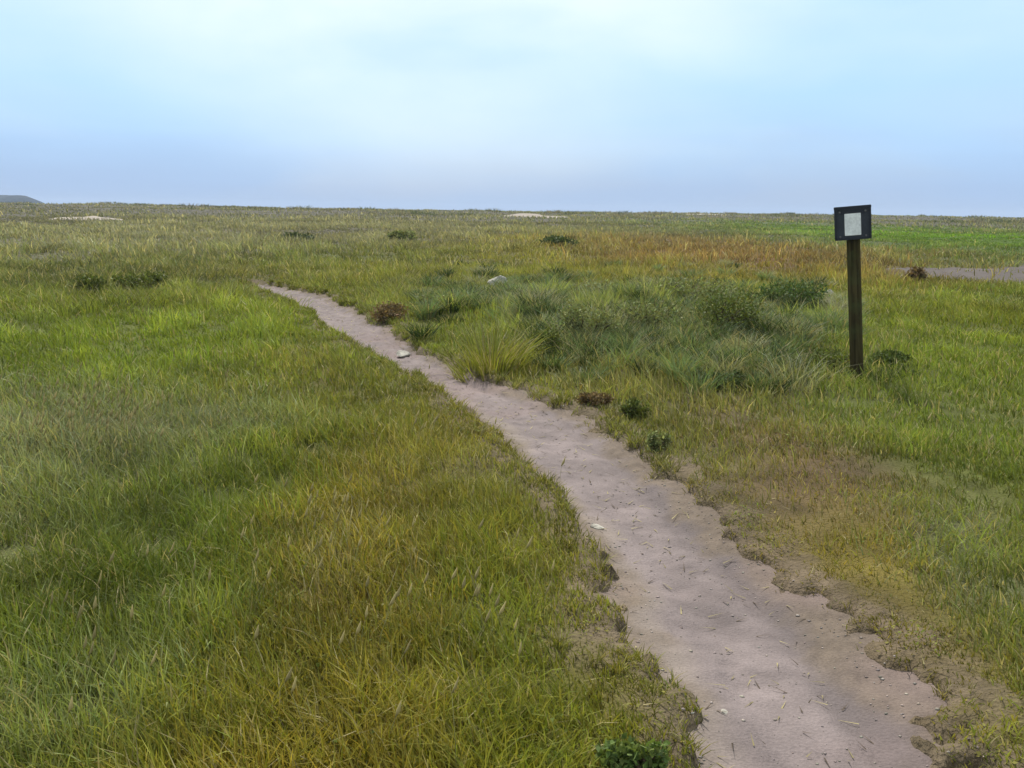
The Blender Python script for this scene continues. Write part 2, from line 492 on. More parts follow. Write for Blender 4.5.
t = np.clip(np.where(rng.random(n) < .6, np.sign(rng.normal(0, 1, n)) * rng.normal(.93, .17, n), rng.normal(0, .5, n)), -1.15, 1.15)
tg = np.gradient(PCf, axis=0); tg /= np.linalg.norm(tg, axis=1)[:, None]; nnf = np.stack([tg[:, 1], -tg[:, 0]], 1)
px = PCf[k, 0] + nnf[k, 0] * PWf[k] * t; py = PCf[k, 1] + nnf[k, 1] * PWf[k] * t
pz = np.maximum(base_h(px, py) + path_lift(px, py, t), height(px, py)) + .001
pr = .0018 + .0075 * rng.power(.28, n)
pc = np.array([.25, .215, .19]) * rng.uniform(.6, 1.35, (n, 1)) * rng.uniform(.93, 1.07, (n, 3))
bag = Bag(); pebble_bag(n, bag, px, py, pz, pr, pc)
tag(bag.build('path_grit', M_gravel, None, True), 'loose grit and small pebbles scattered over the trodden path', 'gravel', kind='stuff')

# ------------------------------------------------------------------ grass
POST = at(857, 377)
FIELD = at(1040, 240); WORN = at(785, 490)
def scatter(n, d0, d1, half=43, pw=1.0):
    # density falls roughly as distance to the power -pw-ish
    u = rng.random(n)
    d = (d0 ** (2 - pw) + u * (d1 ** (2 - pw) - d0 ** (2 - pw))) ** (1 / (2 - pw))
    a = np.radians(rng.uniform(-half, half, n))
    return d * np.sin(a), d * np.cos(a), d

def grass(name, n, d0, d1, pw, hmul, w0, wk, segs, label, clump=.9, half=43):
    x, y, d = scatter(n, d0, d1, half, pw)
    pt = path_t(x, y); tt = track_t(x, y)
    dens = fbm(x / .28, y / .28, 121, 2)
    clumpy = fbm(x / .16, y / .16, 123, 2)
    fringe = sstep(.84, 1.55, pt + .55 * clumpy)
    keep = (rng.random(n) < .02 + .98 * fringe) & (pt > .72) & ((tt > .95) | (rng.random(n) < .10))
    dn = np.where(d < 9, dens + .5 * clumpy, msn(x, y, d, 125, .9, 2))
    wx_, wy_ = WORN[:2]; wm = np.exp(-.5 * (((x - wx_) / .62) ** 2 + ((y - wy_) / 1.7) ** 2) * (1 + .6 * clumpy))
    keep &= rng.random(n) > .62 * wm
    keep &= dn * 1.3 + 1.15 > rng.random(n) * 1.1
    x, y, d, pt = x[keep], y[keep], d[keep], pt[keep]
    z = height(x, y)
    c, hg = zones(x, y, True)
    m = len(x)
    patch = fbm(x / .55, y / .55, 131, 3); patch2 = msn(x, y, d, 141, 2.4)
    h = hg * hmul * rng.uniform(.45, 1.25, m) * (1 + .45 * patch + .25 * patch2) * (.30 + .70 * sstep(1, 2.7, pt))
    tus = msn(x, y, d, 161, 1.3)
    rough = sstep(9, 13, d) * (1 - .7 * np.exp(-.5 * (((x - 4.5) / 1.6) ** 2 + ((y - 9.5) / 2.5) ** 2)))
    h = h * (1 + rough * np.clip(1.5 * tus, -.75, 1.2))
    h = np.clip(h, .02, .6)
    w = (w0 + wk * d) * rng.uniform(.6, 1.4, m)
    r = rng.random(m)[:, None]
    c = c * (1 + .42 * patch2[:, None] + .34 * patch[:, None]) * rng.uniform(.70, 1.30, (m, 1)) * rng.uniform(.92, 1.08, (m, 3))
    dry = np.clip(.10 + .14 * fbm(x / .8, y / .8, 151, 3) + .10 * fbm(x / 5, y / 5, 155, 2), .02, .5)[:, None]
    fx_, fy_ = FIELD[:2]; dry = dry * (1 - .95 * np.exp(-.5 * (((x - fx_) / (.22 * fy_)) ** 2 + ((y - fy_) / 16) ** 2)))[:, None]
    c = np.where(r < dry, STRAW * rng.uniform(.55, 1.05, (m, 1)), c)
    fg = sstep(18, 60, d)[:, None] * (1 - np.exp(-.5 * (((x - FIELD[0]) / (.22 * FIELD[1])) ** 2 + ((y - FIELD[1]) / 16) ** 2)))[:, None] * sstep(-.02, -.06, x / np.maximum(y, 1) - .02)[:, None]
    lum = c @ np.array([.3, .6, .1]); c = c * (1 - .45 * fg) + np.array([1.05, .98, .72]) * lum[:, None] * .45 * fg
    c = np.where((r > .82), c * np.array([.62, .70, .5]), c)
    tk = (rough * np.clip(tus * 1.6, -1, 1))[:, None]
    c = c * (1 + .35 * tk) + np.array([.03, .028, .02]) * np.clip(tk, 0, 1)  # shade put into blade colour: hollows darker, tussock tops paler
    az = rng.uniform(0, 6.283, m) * .75 + .8 + patch * 2
    lean = np.clip(rng.normal(.55, .3, m), .05, 1.15)
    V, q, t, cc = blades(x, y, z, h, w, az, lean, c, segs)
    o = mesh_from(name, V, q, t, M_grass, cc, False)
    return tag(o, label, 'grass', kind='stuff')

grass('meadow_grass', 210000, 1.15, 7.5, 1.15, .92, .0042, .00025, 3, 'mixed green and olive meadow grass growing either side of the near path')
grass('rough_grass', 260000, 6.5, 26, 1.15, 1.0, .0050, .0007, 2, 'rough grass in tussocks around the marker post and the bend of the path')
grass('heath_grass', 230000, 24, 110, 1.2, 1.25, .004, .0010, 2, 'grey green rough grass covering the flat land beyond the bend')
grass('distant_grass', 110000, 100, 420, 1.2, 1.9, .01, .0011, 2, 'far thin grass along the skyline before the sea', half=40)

# tussocks of stiff marram: dense fans of longer leaves
def tussocks(name, spots, label):
    X, Y, H, Wd, AZ, LN, CC = [], [], [], [], [], [], []
    for (x, y, rad, h, nb, c) in spots:
        a = rng.uniform(0, 6.283, nb); rr = rad * np.sqrt(rng.random(nb)) * .85
        X.append(x + rr * np.cos(a)); Y.append(y + rr * np.sin(a))
        H.append(h * rng.uniform(.55, 1.15, nb)); d = math.hypot(x, y)
        Wd.append((.0032 + .00048 * d) * rng.uniform(.6, 1.3, nb))
        AZ.append(a + rng.normal(.25, .95, nb)); LN.append(np.clip(rng.normal(.35, .15, nb) + .7 * rr / max(rad, .01), .05, 1.1))
        cc = c * rng.uniform(.65, 1.3, (nb, 1)) * rng.uniform(.93, 1.07, (nb, 3))
        dead = rng.random(nb) < .12
        cc[dead] = STRAW * rng.uniform(.4, .9, (dead.sum(), 1))
        CC.append(cc)
    X = np.concatenate(X); Y = np.concatenate(Y)
    V, q, t, cc = blades(X, Y, height(X, Y), np.concatenate(H), np.concatenate(Wd), np.concatenate(AZ), np.concatenate(LN), np.vstack(CC), 3)
    return tag(mesh_from(name, V, q, t, M_grass, cc, False), label, 'grass', kind='stuff')
sp = []
for _ in range(560):
    u, v = rng.uniform(505, 850), rng.normal(328, 28)
    if rng.random() < .25: u, v = rng.uniform(420, 560), rng.normal(300, 14)
    p = at(u, np.clip(v, 268, 400))
    if (u > 795 and v > 345) or math.hypot(p[0] - POST[0], p[1] - POST[1]) < .45: continue
    if 455 < u < 530 and v > 325: continue
    if path_t(p[:1], p[1:2])[0] < 1.5 or track_t(p[:1], p[1:2])[0] < 1.2: continue
    pick = rng.random()
    c = MARRAM * np.array([.85, .95, .95]) * rng.uniform(.75, 1.2) if pick < .45 else (np.array([.036, .058, .020]) if pick < .82 else np.array([.24, .25, .16]))
    sp.append((p[0], p[1], rng.uniform(.10, .30), rng.uniform(.14, .38), int(rng.integers(90, 200)), c))
for u, v in ((812, 366), (835, 362), (842, 374), (876, 376), (780, 362), (900, 374), (880, 380), (795, 366), (805, 372), (820, 371), (832, 377), (785, 370), (848, 382), (824, 356), (765, 352), (846, 368), (866, 366)):
    p = at(u, v); sp.append((p[0], p[1], .22, .11, 150, np.array([.045, .065, .016])))
tussocks('marram_grass', sp, 'grey green marram tussocks crowding the rough patch between path and post')
sp = []
for _ in range(1300):
    a = R(rng.uniform(-40, 40)); d = 15 * (110 / 15) ** rng.random()
    x, y = d * math.sin(a), d * math.cos(a)
    if path_t([x], [y])[0] < 1.6 or track_t([x], [y])[0] < 1.15: continue
    c0, h0 = zones(np.array([x]), np.array([y])); dk = rng.random()
    c = c0[0] * (rng.uniform(.45, .7) if dk < .45 else rng.uniform(1.0, 1.25))
    sp.append((x, y, rng.uniform(.2, .7) * (1 + d / 60), float(h0[0]) * rng.uniform(1.1, 2.0), int(rng.integers(35, 80)), c))
tussocks('heath_tussocks', sp, 'coarse tussocks dotting the rough heath toward the skyline')

sp = []
tgp = np.gradient(PC, axis=0); tgp /= np.linalg.norm(tgp, axis=1)[:, None]; nnp = np.stack([tgp[:, 1], -tgp[:, 0]], 1)
for _ in range(1000):
    k = int(rng.integers(20, len(PC))); sgn = rng.choice((-1, 1)); o = .86 + abs(rng.normal(.1, .42))
    x, y = PC[k] + nnp[k] * PW[k] * sgn * o
    if math.hypot(x, y) < 1.3 or path_t([x], [y])[0] < .74: continue
    c0, h0 = zones(np.array([x]), np.array([y]))
    sp.append((x, y, rng.uniform(.03, .11), float(h0[0]) * rng.uniform(.25, .75), int(rng.integers(10, 45)), c0[0] * rng.uniform(.6, 1.1)))
tussocks('verge_grass', sp, 'small ragged tufts of grass creeping over both edges of the path')

nb = 1500
k = rng.integers(10, len(PC), nb); o = rng.normal(0, .75, nb)
lx = PC[k, 0] + PN[k, 0] * PW[k] * o; ly = PC[k, 1] + PN[k, 1] * PW[k] * o
lt = np.clip(np.abs(o), 0, 1.25)
lz = np.maximum(base_h(lx, ly) + path_lift(lx, ly, np.clip(o, -1.28, 1.28)), height(lx, ly)) + .004
V = []; a_ = rng.uniform(0, 6.283, nb); L_ = rng.uniform(.02, .09, nb)
dx_, dy_ = np.cos(a_), np.sin(a_); wv = .0018 + .0003 * np.hypot(lx, ly)
V = np.stack([np.stack([lx - dx_ * L_ / 2 + dy_ * wv, ly - dy_ * L_ / 2 - dx_ * wv, lz], 1), np.stack([lx - dx_ * L_ / 2 - dy_ * wv, ly - dy_ * L_ / 2 + dx_ * wv, lz], 1),
              np.stack([lx + dx_ * L_ / 2, ly + dy_ * L_ / 2, lz + rng.uniform(.001, .02, nb)], 1)], 1).reshape(-1, 3)
cc = np.repeat(np.where(rng.random((nb, 1)) < .6, STRAW, SOIL) * rng.uniform(.5, 1.0, (nb, 1)), 3, 0)
tag(mesh_from('grass_litter', V, None, np.arange(nb * 3).reshape(-1, 3), M_grass, cc), 'dry grass litter lying on the trodden path', 'litter', kind='stuff')

# broad leaved herbs low in the turf
bag_v = []; bag_c = []
for _ in range(260):
    a0 = R(rng.uniform(-38, 38)); d0_ = 1.4 + 7.5 * rng.random() ** 1.4
    x0_, y0_ = d0_ * math.sin(a0), d0_ * math.cos(a0)
    if path_t([x0_], [y0_])[0] < 1.25: continue
    hue = np.array([(.085, .115, .016), (.12, .15, .022), (.15, .14, .03)][rng.integers(0, 3)])
    nl = int(rng.integers(25, 90)); sp_ = rng.uniform(.04, .14); rs_ = rng.normal(0, sp_, (nl, 2)); x_ = x0_ + rs_[:, 0]; y_ = y0_ + rs_[:, 1]
    z_ = height(x_, y_) + rng.uniform(.005, .07, nl)
    ln_ = rng.uniform(.008, .022, nl); aa = rng.uniform(0, 6.283, nl); tilt = rng.uniform(-.1, .8, nl); sw = rng.normal(0, .4, nl)
    ax_ = np.stack([np.cos(aa) * np.cos(tilt), np.sin(aa) * np.cos(tilt), np.sin(tilt)], 1)
    sd2 = np.stack([-np.sin(aa) * np.cos(sw), np.cos(aa) * np.cos(sw), np.sin(sw)], 1)
    P_ = np.stack([x_, y_, z_], 1); w_ = ln_ * rng.uniform(.18, .4, nl)
    q4 = np.stack([P_, P_ + ax_ * (ln_ * .4)[:, None] + sd2 * w_[:, None], P_ + ax_ * ln_[:, None], P_ + ax_ * (ln_ * .4)[:, None] - sd2 * w_[:, None]], 1)
    bag_v.append(q4.reshape(-1, 3)); bag_c.append(np.repeat(hue * rng.uniform(.65, 1.3, (nl, 1)), 4, 0))
V = np.vstack(bag_v)
tag(mesh_from('meadow_herbs', V, np.arange(len(V)).reshape(-1, 4), None, M_leaf, np.vstack(bag_c)), 'small broad leaved herbs low among the meadow grass', 'herbs', kind='stuff')

sp = []
for _ in range(900):
    a0 = R(rng.uniform(-36, 36)); d = rng.uniform(150, 330); x, y = d * math.sin(a0), d * math.cos(a0)
    if fbm(x / 30, y / 22, 187, 3) < .12: continue
    c = np.array([.085, .105, .055]) if rng.random() < .6 else np.array([.20, .18, .14])
    sp.append((x, y, rng.uniform(1.2, 3.5), rng.uniform(.4, 1.0), int(rng.integers(30, 70)), c * rng.uniform(.7, 1.2)))
tussocks('distant_scrub', sp, 'low dull scrub along the skyline seen as one mass')

# pale seed heads standing above the leaves
def heads(n, boxes):
    bag = Bag()
    for (u, v, du, dv, cnt) in boxes:
        for _ in range(cnt):
            p = at(u + rng.normal(0, du), min(v + rng.normal(0, dv), 800))
            if path_t(p[:1], p[1:2])[0] < 1.4: continue
            z = gz(p[0], p[1]); h = rng.uniform(.16, .30)
            a = rng.uniform(0, 6.28); l = rng.uniform(.02, .08)
            top = np.array([p[0] + l * math.cos(a), p[1] + l * math.sin(a), z + h])
            P = [np.array([p[0], p[1], z]), np.array([p[0] + .3 * l * math.cos(a), p[1] + .3 * l * math.sin(a), z + .55 * h]), top]
            tube(bag, P, [.0011, .001, .0008], 3, (.20, .20, .09))
            hd = [top, top + np.array([l * .15, 0, .018]), top + np.array([l * .3, 0, .05])]
            tube(bag, hd, [.002, rng.uniform(.004, .007), .001], 5, np.array([.42, .36, .18]) * rng.uniform(.7, 1.15))
    return bag
b = heads(0, [(75, 440, 60, 22, 260), (40, 690, 60, 50, 22), (315, 560, 18, 25, 18), (360, 640, 40, 60, 16),
              (240, 600, 120, 80, 24), (430, 440, 40, 20, 30), (120, 380, 100, 25, 50), (960, 430, 60, 30, 30), (500, 640, 50, 60, 20)])
tag(b.build('seed_heads', M_flower, None, True), 'pale seed heads standing among the green grass', 'seed heads', kind='stuff')

# ------------------------------------------------------------------ marker post
def rbox(bag, sx, sy, sz, bev, M=None, c=(1, 1, 1), z0=0):
    """chamfered upright box, centred in x and y, standing on z0"""
    a, b_ = sx / 2, sy / 2
    ring = [(-a + bev, -b_), (a - bev, -b_), (a, -b_ + bev), (a, b_ - bev), (a - bev, b_), (-a + bev, b_), (-a, b_ - bev), (-a, -b_ + bev)]
    V = []
    for zz, s in ((z0, 1), (z0 + sz - bev, 1), (z0 + sz, 1 - 2 * bev / min(sx, sy))):
        V += [(x * s, y * s, zz) for x, y in ring]
    V += [(0, 0, z0), (0, 0, z0 + sz)]
    q = [(r * 8 + j, r * 8 + (j + 1) % 8, (r + 1) * 8 + (j + 1) % 8, (r + 1) * 8 + j) for r in range(2) for j in range(8)]
    t = [(24, (j + 1) % 8, j) for j in range(8)] + [(25, 16 + j, 16 + (j + 1) % 8) for j in range(8)]
    V = np.array(V)
    if M is not None: V = np.array([(M @ Vector(v))[:] for v in V])
    bag.add(V, q, t, c)

pz0 = gz(POST[0], POST[1])
post = empty('marker_post', (POST[0], POST[1], pz0), 0)
view_az = math.atan2(POST[0], POST[1])
post.rotation_euler = (0, R(-5.6), -view_az)
tag(post, 'dark weathered wooden marker post with a square sign at its head, standing in grass', 'marker post')
dist = math.hypot(POST[0], POST[1])
pxm = dist / F / math.cos(PITCH) * 1.0
PT = 1.555
g = Bag(); rbox(g, .122, .115, PT + .35, .014, None, z0=-.35); g.build('post', M_wood, post)
plate_rot = Matrix.Rotation(math.pi / 2, 4, 'X')
def plate(sx, sz, th, zc, yf, bev):
    """flat board facing -y, front face at y = yf"""
    g = Bag()
    M = Matrix.Translation((0, yf + th, zc)) @ plate_rot
    a, b_ = sx / 2, sz / 2
    n = 5; ring = []
    for cx, cy, a0 in ((a - bev, b_ - bev, 0), (-a + bev, b_ - bev, 90), (-a + bev, -b_ + bev, 180), (a - bev, -b_ + bev, 270)):
        for k in range(n):
            an = R(a0 + 90 * k / (n - 1)); ring.append((cx + bev * math.cos(an), cy + bev * math.sin(an)))
    m = len(ring); V = []
    for zz, s in ((0, 1), (th - .002, 1), (th, .985)): V += [(x * s, y * s, zz) for x, y in ring]
    V += [(0, 0, 0), (0, 0, th)]
    q = [(r * m + j, r * m + (j + 1) % m, (r + 1) * m + (j + 1) % m, (r + 1) * m + j) for r in range(2) for j in range(m)]
    t = [(3 * m, (j + 1) % m, j) for j in range(m)] + [(3 * m + 1, 2 * m + j, 2 * m + (j + 1) % m) for j in range(m)]
    g.add(np.array([(M @ Vector(v))[:] for v in V]), q, t)
    return g
ZC = PT - .07
board = plate(.330, .315, .022, ZC, -.083, .02).build('sign_board', M_plate, post)
def rim():
    g = Bag()
    o, w = .37, .03
    for (cx, cz, sx, sz) in ((0, .1590 + .002, .334, .030), ):
        h = plate(sx, sz, .03, ZC + cz - .018, -.092, .008)
        for v, q_, t_ in zip(h.v, h.q, h.t): g.add(v, q_, t_)
    return g
rim().build('top_rail', M_rim, board)
plate(.215, .045, .006, ZC + .105, -.0895, .004).build('upper_band', M_rim, board)
plate(.146, .205, .008, ZC - .014, -.0925, .006).build('notice_panel', M_white, board)
fr = Bag()
for (sx, sz, cx, cz) in ((.022, .275, -.152, -.012), (.022, .275, .152, -.012), (.326, .022, 0, -.146)):
    h = plate(sx, sz, .012, ZC + cz, -.0945, .006)
    for v, q_, t_ in zip(h.v, h.q, h.t): fr.add(v + np.array([cx, 0, 0]), q_, t_)
fr.build('frame', M_rim, board)
for sx in (-1, 1):
    for sz in (-1, 1):
        g = Bag()
        p0 = np.array([sx * .115, -.082, ZC + sz * .115 - .01])
        tube(g, [p0, p0 + np.array([0, -.010, 0]), p0 + np.array([0, -.013, 0])], [.010, .010, .006], 8)
        g.build('bolt', M_steel, board)

# ------------------------------------------------------------------ shrubs
def shrub(u, v, wpx, hpx, hue, label, name='low_shrub', cat='shrub', group='low shrubs among the grass', leaves=1700, seed=0, leaf=None):
    r = np.random.default_rng(500 + seed)
    p = at(u, v); d = math.hypot(p[0], p[1])
    wd = wpx * d / F / 2; ht = hpx * d / F
    z = gz(p[0], p[1])
    root = empty(name, (p[0], p[1], z), r.uniform(0, 6.28))
    tag(root, label, cat, group)
    nl = r.integers(9, 14)
    lobes = []
    for i in range(nl):
        a = r.uniform(0, 6.28); rr = math.sqrt(r.random()) * .72
        hh = ht * (1 - .6 * rr ** 2) * r.uniform(.3, .78)
        lobes.append((wd * rr * math.cos(a), wd * rr * math.sin(a), hh, wd * r.uniform(.22, .42), ht * r.uniform(.2, .34)))
    st = Bag()
    for lx, ly, lz, _, _ in lobes:
        m = np.array([lx * .45 + r.normal(0, .02), ly * .45 + r.normal(0, .02), lz * .5])
        tube(st, [np.array([lx * .1, ly * .1, -.03]), m, np.array([lx, ly, lz])], [.012, .008, .004], 5)
        for _ in range(3):
            e = np.array([lx, ly, lz]) + r.normal(0, 1, 3) * np.array([wd * .25, wd * .25, ht * .18])
            e[2] = max(e[2], .03)
            tube(st, [m, (m + e) / 2 + r.normal(0, .01, 3), e], [.005, .004, .002], 4)
    st.build('stems', M_bark, root)
    L = leaf or max(.016, .0026 * d)
    k = r.integers(0, nl, leaves)
    lb = np.array(lobes)[k]
    dirv = r.normal(0, 1, (leaves, 3)); dirv /= np.linalg.norm(dirv, axis=1)[:, None]
    rad = r.random(leaves) ** .45 * r.uniform(.8, 1.45, leaves)
    P = lb[:, :3] + dirv * rad[:, None] * np.stack([lb[:, 3], lb[:, 3], lb[:, 4]], 1)
    lowp = r.random(leaves) < .35
    P[lowp, 2] *= r.random(lowp.sum())
    P[:, 2] = np.abs(P[:, 2]) + .01
    ax = r.normal(0, 1, (leaves, 3)) + dirv * .8 + np.array([0, 0, .6]); ax /= np.linalg.norm(ax, axis=1)[:, None]
    sd = np.cross(ax, r.normal(0, 1, (leaves, 3))); sd /= np.linalg.norm(sd, axis=1)[:, None] + 1e-9
    ln = L * r.uniform(.7, 1.5, (leaves, 1)); ww = ln * r.uniform(.22, .4, (leaves, 1))
    V = np.stack([P - ax * ln * .5, P + sd * ww, P + ax * ln * .6, P - sd * ww], 1).reshape(-1, 3)
    qq = np.arange(leaves * 4).reshape(-1, 4)
    cc = np.array(hue) * r.uniform(.6, 1.4, (leaves, 1)) * r.uniform(.9, 1.1, (leaves, 3))
    new = r.random(leaves) < .12
    cc[new] = cc[new] * 1.5 + .02
    mesh_from('foliage', V, qq, None, M_leaf, np.repeat(cc, 4, 0), False, root)
    return root

DG = (.085, .105, .026); GG = (.155, .175, .070); YG = (.19, .22, .036); BR = (.140, .10, .052); SG = (.19, .21, .11)
S = [
 (722, 334, 74, 40, DG, 'largest dark green bush in the rough patch between the path and the marker post'),
 (652, 338, 70, 36, GG, 'wide grey green bush just left of the largest dark bush'),
 (582, 345, 60, 34, GG, 'grey green bush at the left end of the rough patch, nearest the path bend'),
 (542, 358, 36, 24, DG, 'small dark bush low down at the path side of the rough patch'),
 (610, 306, 66, 24, SG, 'pale sage green bush behind the grey green bushes, left of the brown ground'),
 (690, 304, 74, 24, GG, 'broad low bush at the back of the rough patch below the brown ground'),
 (790, 310, 62, 26, (.06, .095, .03), 'mid green bush just left of the marker post and further back'),
 (722, 388, 52, 22, (.055, .08, .028), 'low green bush on open turf in front of the rough patch'),
 (632, 418, 36, 24, DG, 'small dark tuft like bush on the right bank of the path where the path widens'),
 (655, 452, 34, 22, GG, 'small grey green bush on the right path bank, just nearer than the dark tuft'),
 (705, 512, 34, 14, BR, 'small brown heathery plant at the right edge of the path'),
 (592, 406, 40, 14, BR, 'brown withered plant on the right path bank before the dark tuft'),
 (392, 322, 44, 18, BR, 'brown withered shrub beside the path where it narrows at the bend'),
 (430, 312, 60, 20, GG, 'low grey green bush behind the yellow green tussock, near the far bend'),
 (812, 366, 78, 18, DG, 'low dark plant spreading at the foot of the marker post, on its left side'),
 (886, 364, 50, 13, (.06, .085, .022), 'thin low plant at the foot of the marker post, on its right side'),
 (145, 288, 56, 18, DG, 'dark bush on the far left heath, larger of the dark pair there'),
 (85, 292, 44, 15, DG, 'smaller dark bush on the far left heath, left of its larger neighbour'),
 (400, 240, 34, 10, GG, 'small far bush on the heath near the skyline, above the bend of the path'),
 (300, 242, 40, 11, (.06, .08, .035), 'far dull green bush on the heath left of the path bend'),
 (560, 246, 44, 10, (.06, .085, .03), 'far low bush left of the brown ground, near the skyline'),
 (915, 283, 20, 16, BR, 'brown bush at the near end of the grey gravel track'),
]
for i, (u, v, w_, h_, hue, lab) in enumerate(S):
    big = 1.3 if 530 < u < 800 and 295 < v < 365 else 1.0
    shrub(u, v, w_ * big, h_ * big, hue, lab, seed=i, leaves=2600 if big > 1 else 1500)
def tussock_thing(u, v, wpx, hpx, c, label):
    p = at(u, v); d = math.hypot(p[0], p[1]); nb = 520
    rad = wpx * d / F / 2; h = hpx * d / F
    a = rng.uniform(0, 6.283, nb); rr = rad * np.sqrt(rng.random(nb))
    x, y = rr * np.cos(a), rr * np.sin(a)
    cc = np.array(c) * rng.uniform(.65, 1.3, (nb, 1)) * rng.uniform(.93, 1.07, (nb, 3))
    dd = rng.random(nb) < .22; cc[dd] = STRAW * rng.uniform(.4, .9, (dd.sum(), 1)); x = x * 1.2 + .04 * np.sin(9 * a) ; h = h * (1 + .35 * np.cos(a - 1))
    V, q, t, cc = blades(x, y, height(p[0] + x, p[1] + y) - gz(p[0], p[1]), h * rng.uniform(.5, 1.2, nb), .009 * rng.uniform(.6, 1.3, nb), a,
                         np.clip(rng.normal(.35, .22, nb) + .5 * rr / rad, .05, 1.1), cc, 3)
    o = mesh_from('grass_tussock', V, q, t, M_grass, cc, False)
    o.location = (p[0], p[1], gz(p[0], p[1])); tag(o, label, 'grass tussock')
tussock_thing(490, 373, 56, 42, (.20, .215, .040), 'low yellow green grass tussock near the path bend, brighter than the bushes')
# broad leaved plant at the near path edge
shrub(634, 782, 74, 48, (.115, .160, .045), 'leafy dark green weed at the near left edge of the path', 'broad_leaved_weed', 'weed', None, 1500, 90, .022)

# ------------------------------------------------------------------ stones
def stone(u, v, wpx, hpx, label, seed, tint=(1, 1, 1)):
    r = np.random.default_rng(900 + seed)
    p = at(u, v); d = math.hypot(p[0], p[1]); sx = wpx * d / F / 2; sz = hpx * d / F / 2
    nu, nv = 22, 14
    th = np.linspace(0, math.pi, nv); ph = np.linspace(0, 2 * math.pi, nu, endpoint=False)
    T, Pp = np.meshgrid(th, ph, indexing='ij')
    D = np.stack([np.sin(T) * np.cos(Pp), np.sin(T) * np.sin(Pp), np.cos(T)], -1)
    m = np.ones(T.shape)
    for _ in range(13):                                 # chip flat facets off the block
        n_ = r.normal(0, 1, 3); n_ /= np.linalg.norm(n_); c_ = r.uniform(.42, .82)
        dt = D @ n_
        m = np.where(dt > 1e-3, np.minimum(m, c_ / np.maximum(dt, 1e-3)), m)
    Q = D * m[..., None] * np.array([sx, sx * r.uniform(.6, .9), sz])
    Q = Q.reshape(-1, 3)
    a, b_ = np.meshgrid(np.arange(nv - 1), np.arange(nu), indexing='ij')
    qq = np.stack([a * nu + b_, (a + 1) * nu + b_, (a + 1) * nu + (b_ + 1) % nu, a * nu + (b_ + 1) % nu], -1).reshape(-1, 4)
    o = mesh_from('stone', Q, qq, None, M_stone, np.array(tint), False)
    sit = gz(p[0], p[1])
    if path_t(p[:1], p[1:2])[0] < 1.1: sit = max(sit, float(base_h(p[0], p[1])) - .05)   # resting on the path surface
    o.location = (p[0], p[1], sit + sz * .5); o.rotation_euler.z = r.uniform(0, 6.28)
    tag(o, label, 'stone', 'loose stones beside the path')
stone(498, 291, 34, 21, 'pale boulder lying in the grass far beyond the yellow green tussock', 1)
stone(597, 522, 18, 11, 'small pale stone on the left edge of the path, halfway along its near stretch', 2)
stone(829, 300, 16, 16, 'tan boulder in rough grass just left of and behind the marker post', 3, (1, .9, .8))
stone(402, 352, 20, 8, 'flat pale stone at the side of the path where it narrows', 4)
stone(726, 702, 15, 9, 'small grey stone on the path surface near the leafy weed', 5)

# ------------------------------------------------------------------ far land: pale dunes, headland, sea
def dune(u, y_m, wid, ht, dep, seed, base_z=0.0):
    dc = CR @ np.array([(u - 512) / F, 0, -1.0]); x_m = dc[0] / dc[1] * y_m
    nx, ny = 60, 24
    X, Y = np.meshgrid(np.linspace(-1, 1, nx), np.linspace(-1, 1, ny), indexing='xy')
    WX = x_m + X * wid; WY = y_m + Y * dep
    rr = np.sqrt(X ** 2 + Y ** 2)
    Z = base_h(WX, WY) + ht * (1 - sstep(.1, 1, rr)) * (1 + .6 * fbm(WX / (wid * .35), WY / 3, seed, 3)) - .25 * sstep(.75, 1, rr) - .02
    a, b_ = np.meshgrid(np.arange(ny - 1), np.arange(nx - 1), indexing='ij')
    qq = np.stack([a * nx + b_, a * nx + b_ + 1, (a + 1) * nx + b_ + 1, (a + 1) * nx + b_], -1).reshape(-1, 4)
    tag(mesh_from('sand_dune', np.stack([WX.ravel(), WY.ravel(), Z.ravel()], 1), qq, None, M_sand, None, True), kind='structure')
dune(528, 150, 7.5, .55, 5, 301)
dune(95, 92, 5.0, .30, 4, 303)
dune(690, 240, 22, .5, 6, 305)

def headland(u0, u1, dist_m, ht, seed, name='headland'):
    nx, ny = 120, 14
    x0 = (CR @ np.array([(u0 - 512) / F, 0, -1.0])); x1 = (CR @ np.array([(u1 - 512) / F, 0, -1.0]))
    xa, xb = x0[0] / x0[1] * dist_m, x1[0] / x1[1] * dist_m
    s = np.linspace(0, 1, nx); t = np.linspace(-1, 1, ny)
    Sx, Tt = np.meshgrid(s, t)
    X = xa + (xb - xa) * Sx; Y = dist_m + Tt * 60
    prof = (1 - sstep(.955, 1.0, Sx) * .9) * sstep(0, .05, Sx) * (1 + .08 * fbm(Sx * 14, Sx * 0, seed, 3)) * np.where(Sx > .985, 0, 1)
    Z = SEA - 1 + (ht - SEA) * prof * np.clip(1 - Tt ** 2, 0, 1) ** .5 * (1 + .06 * fbm(X / 25, Y / 25, seed + 1, 3))
    a, b_ = np.meshgrid(np.arange(ny - 1), np.arange(nx - 1), indexing='ij')
    qq = np.stack([a * nx + b_, a * nx + b_ + 1, (a + 1) * nx + b_ + 1, (a + 1) * nx + b_], -1).reshape(-1, 4)
    tag(mesh_from(name, np.stack([X.ravel(), Y.ravel(), Z.ravel()], 1), qq, None, M_head, None, False), kind='structure')
headland(-700, 66, 1000, 9.6, 401)

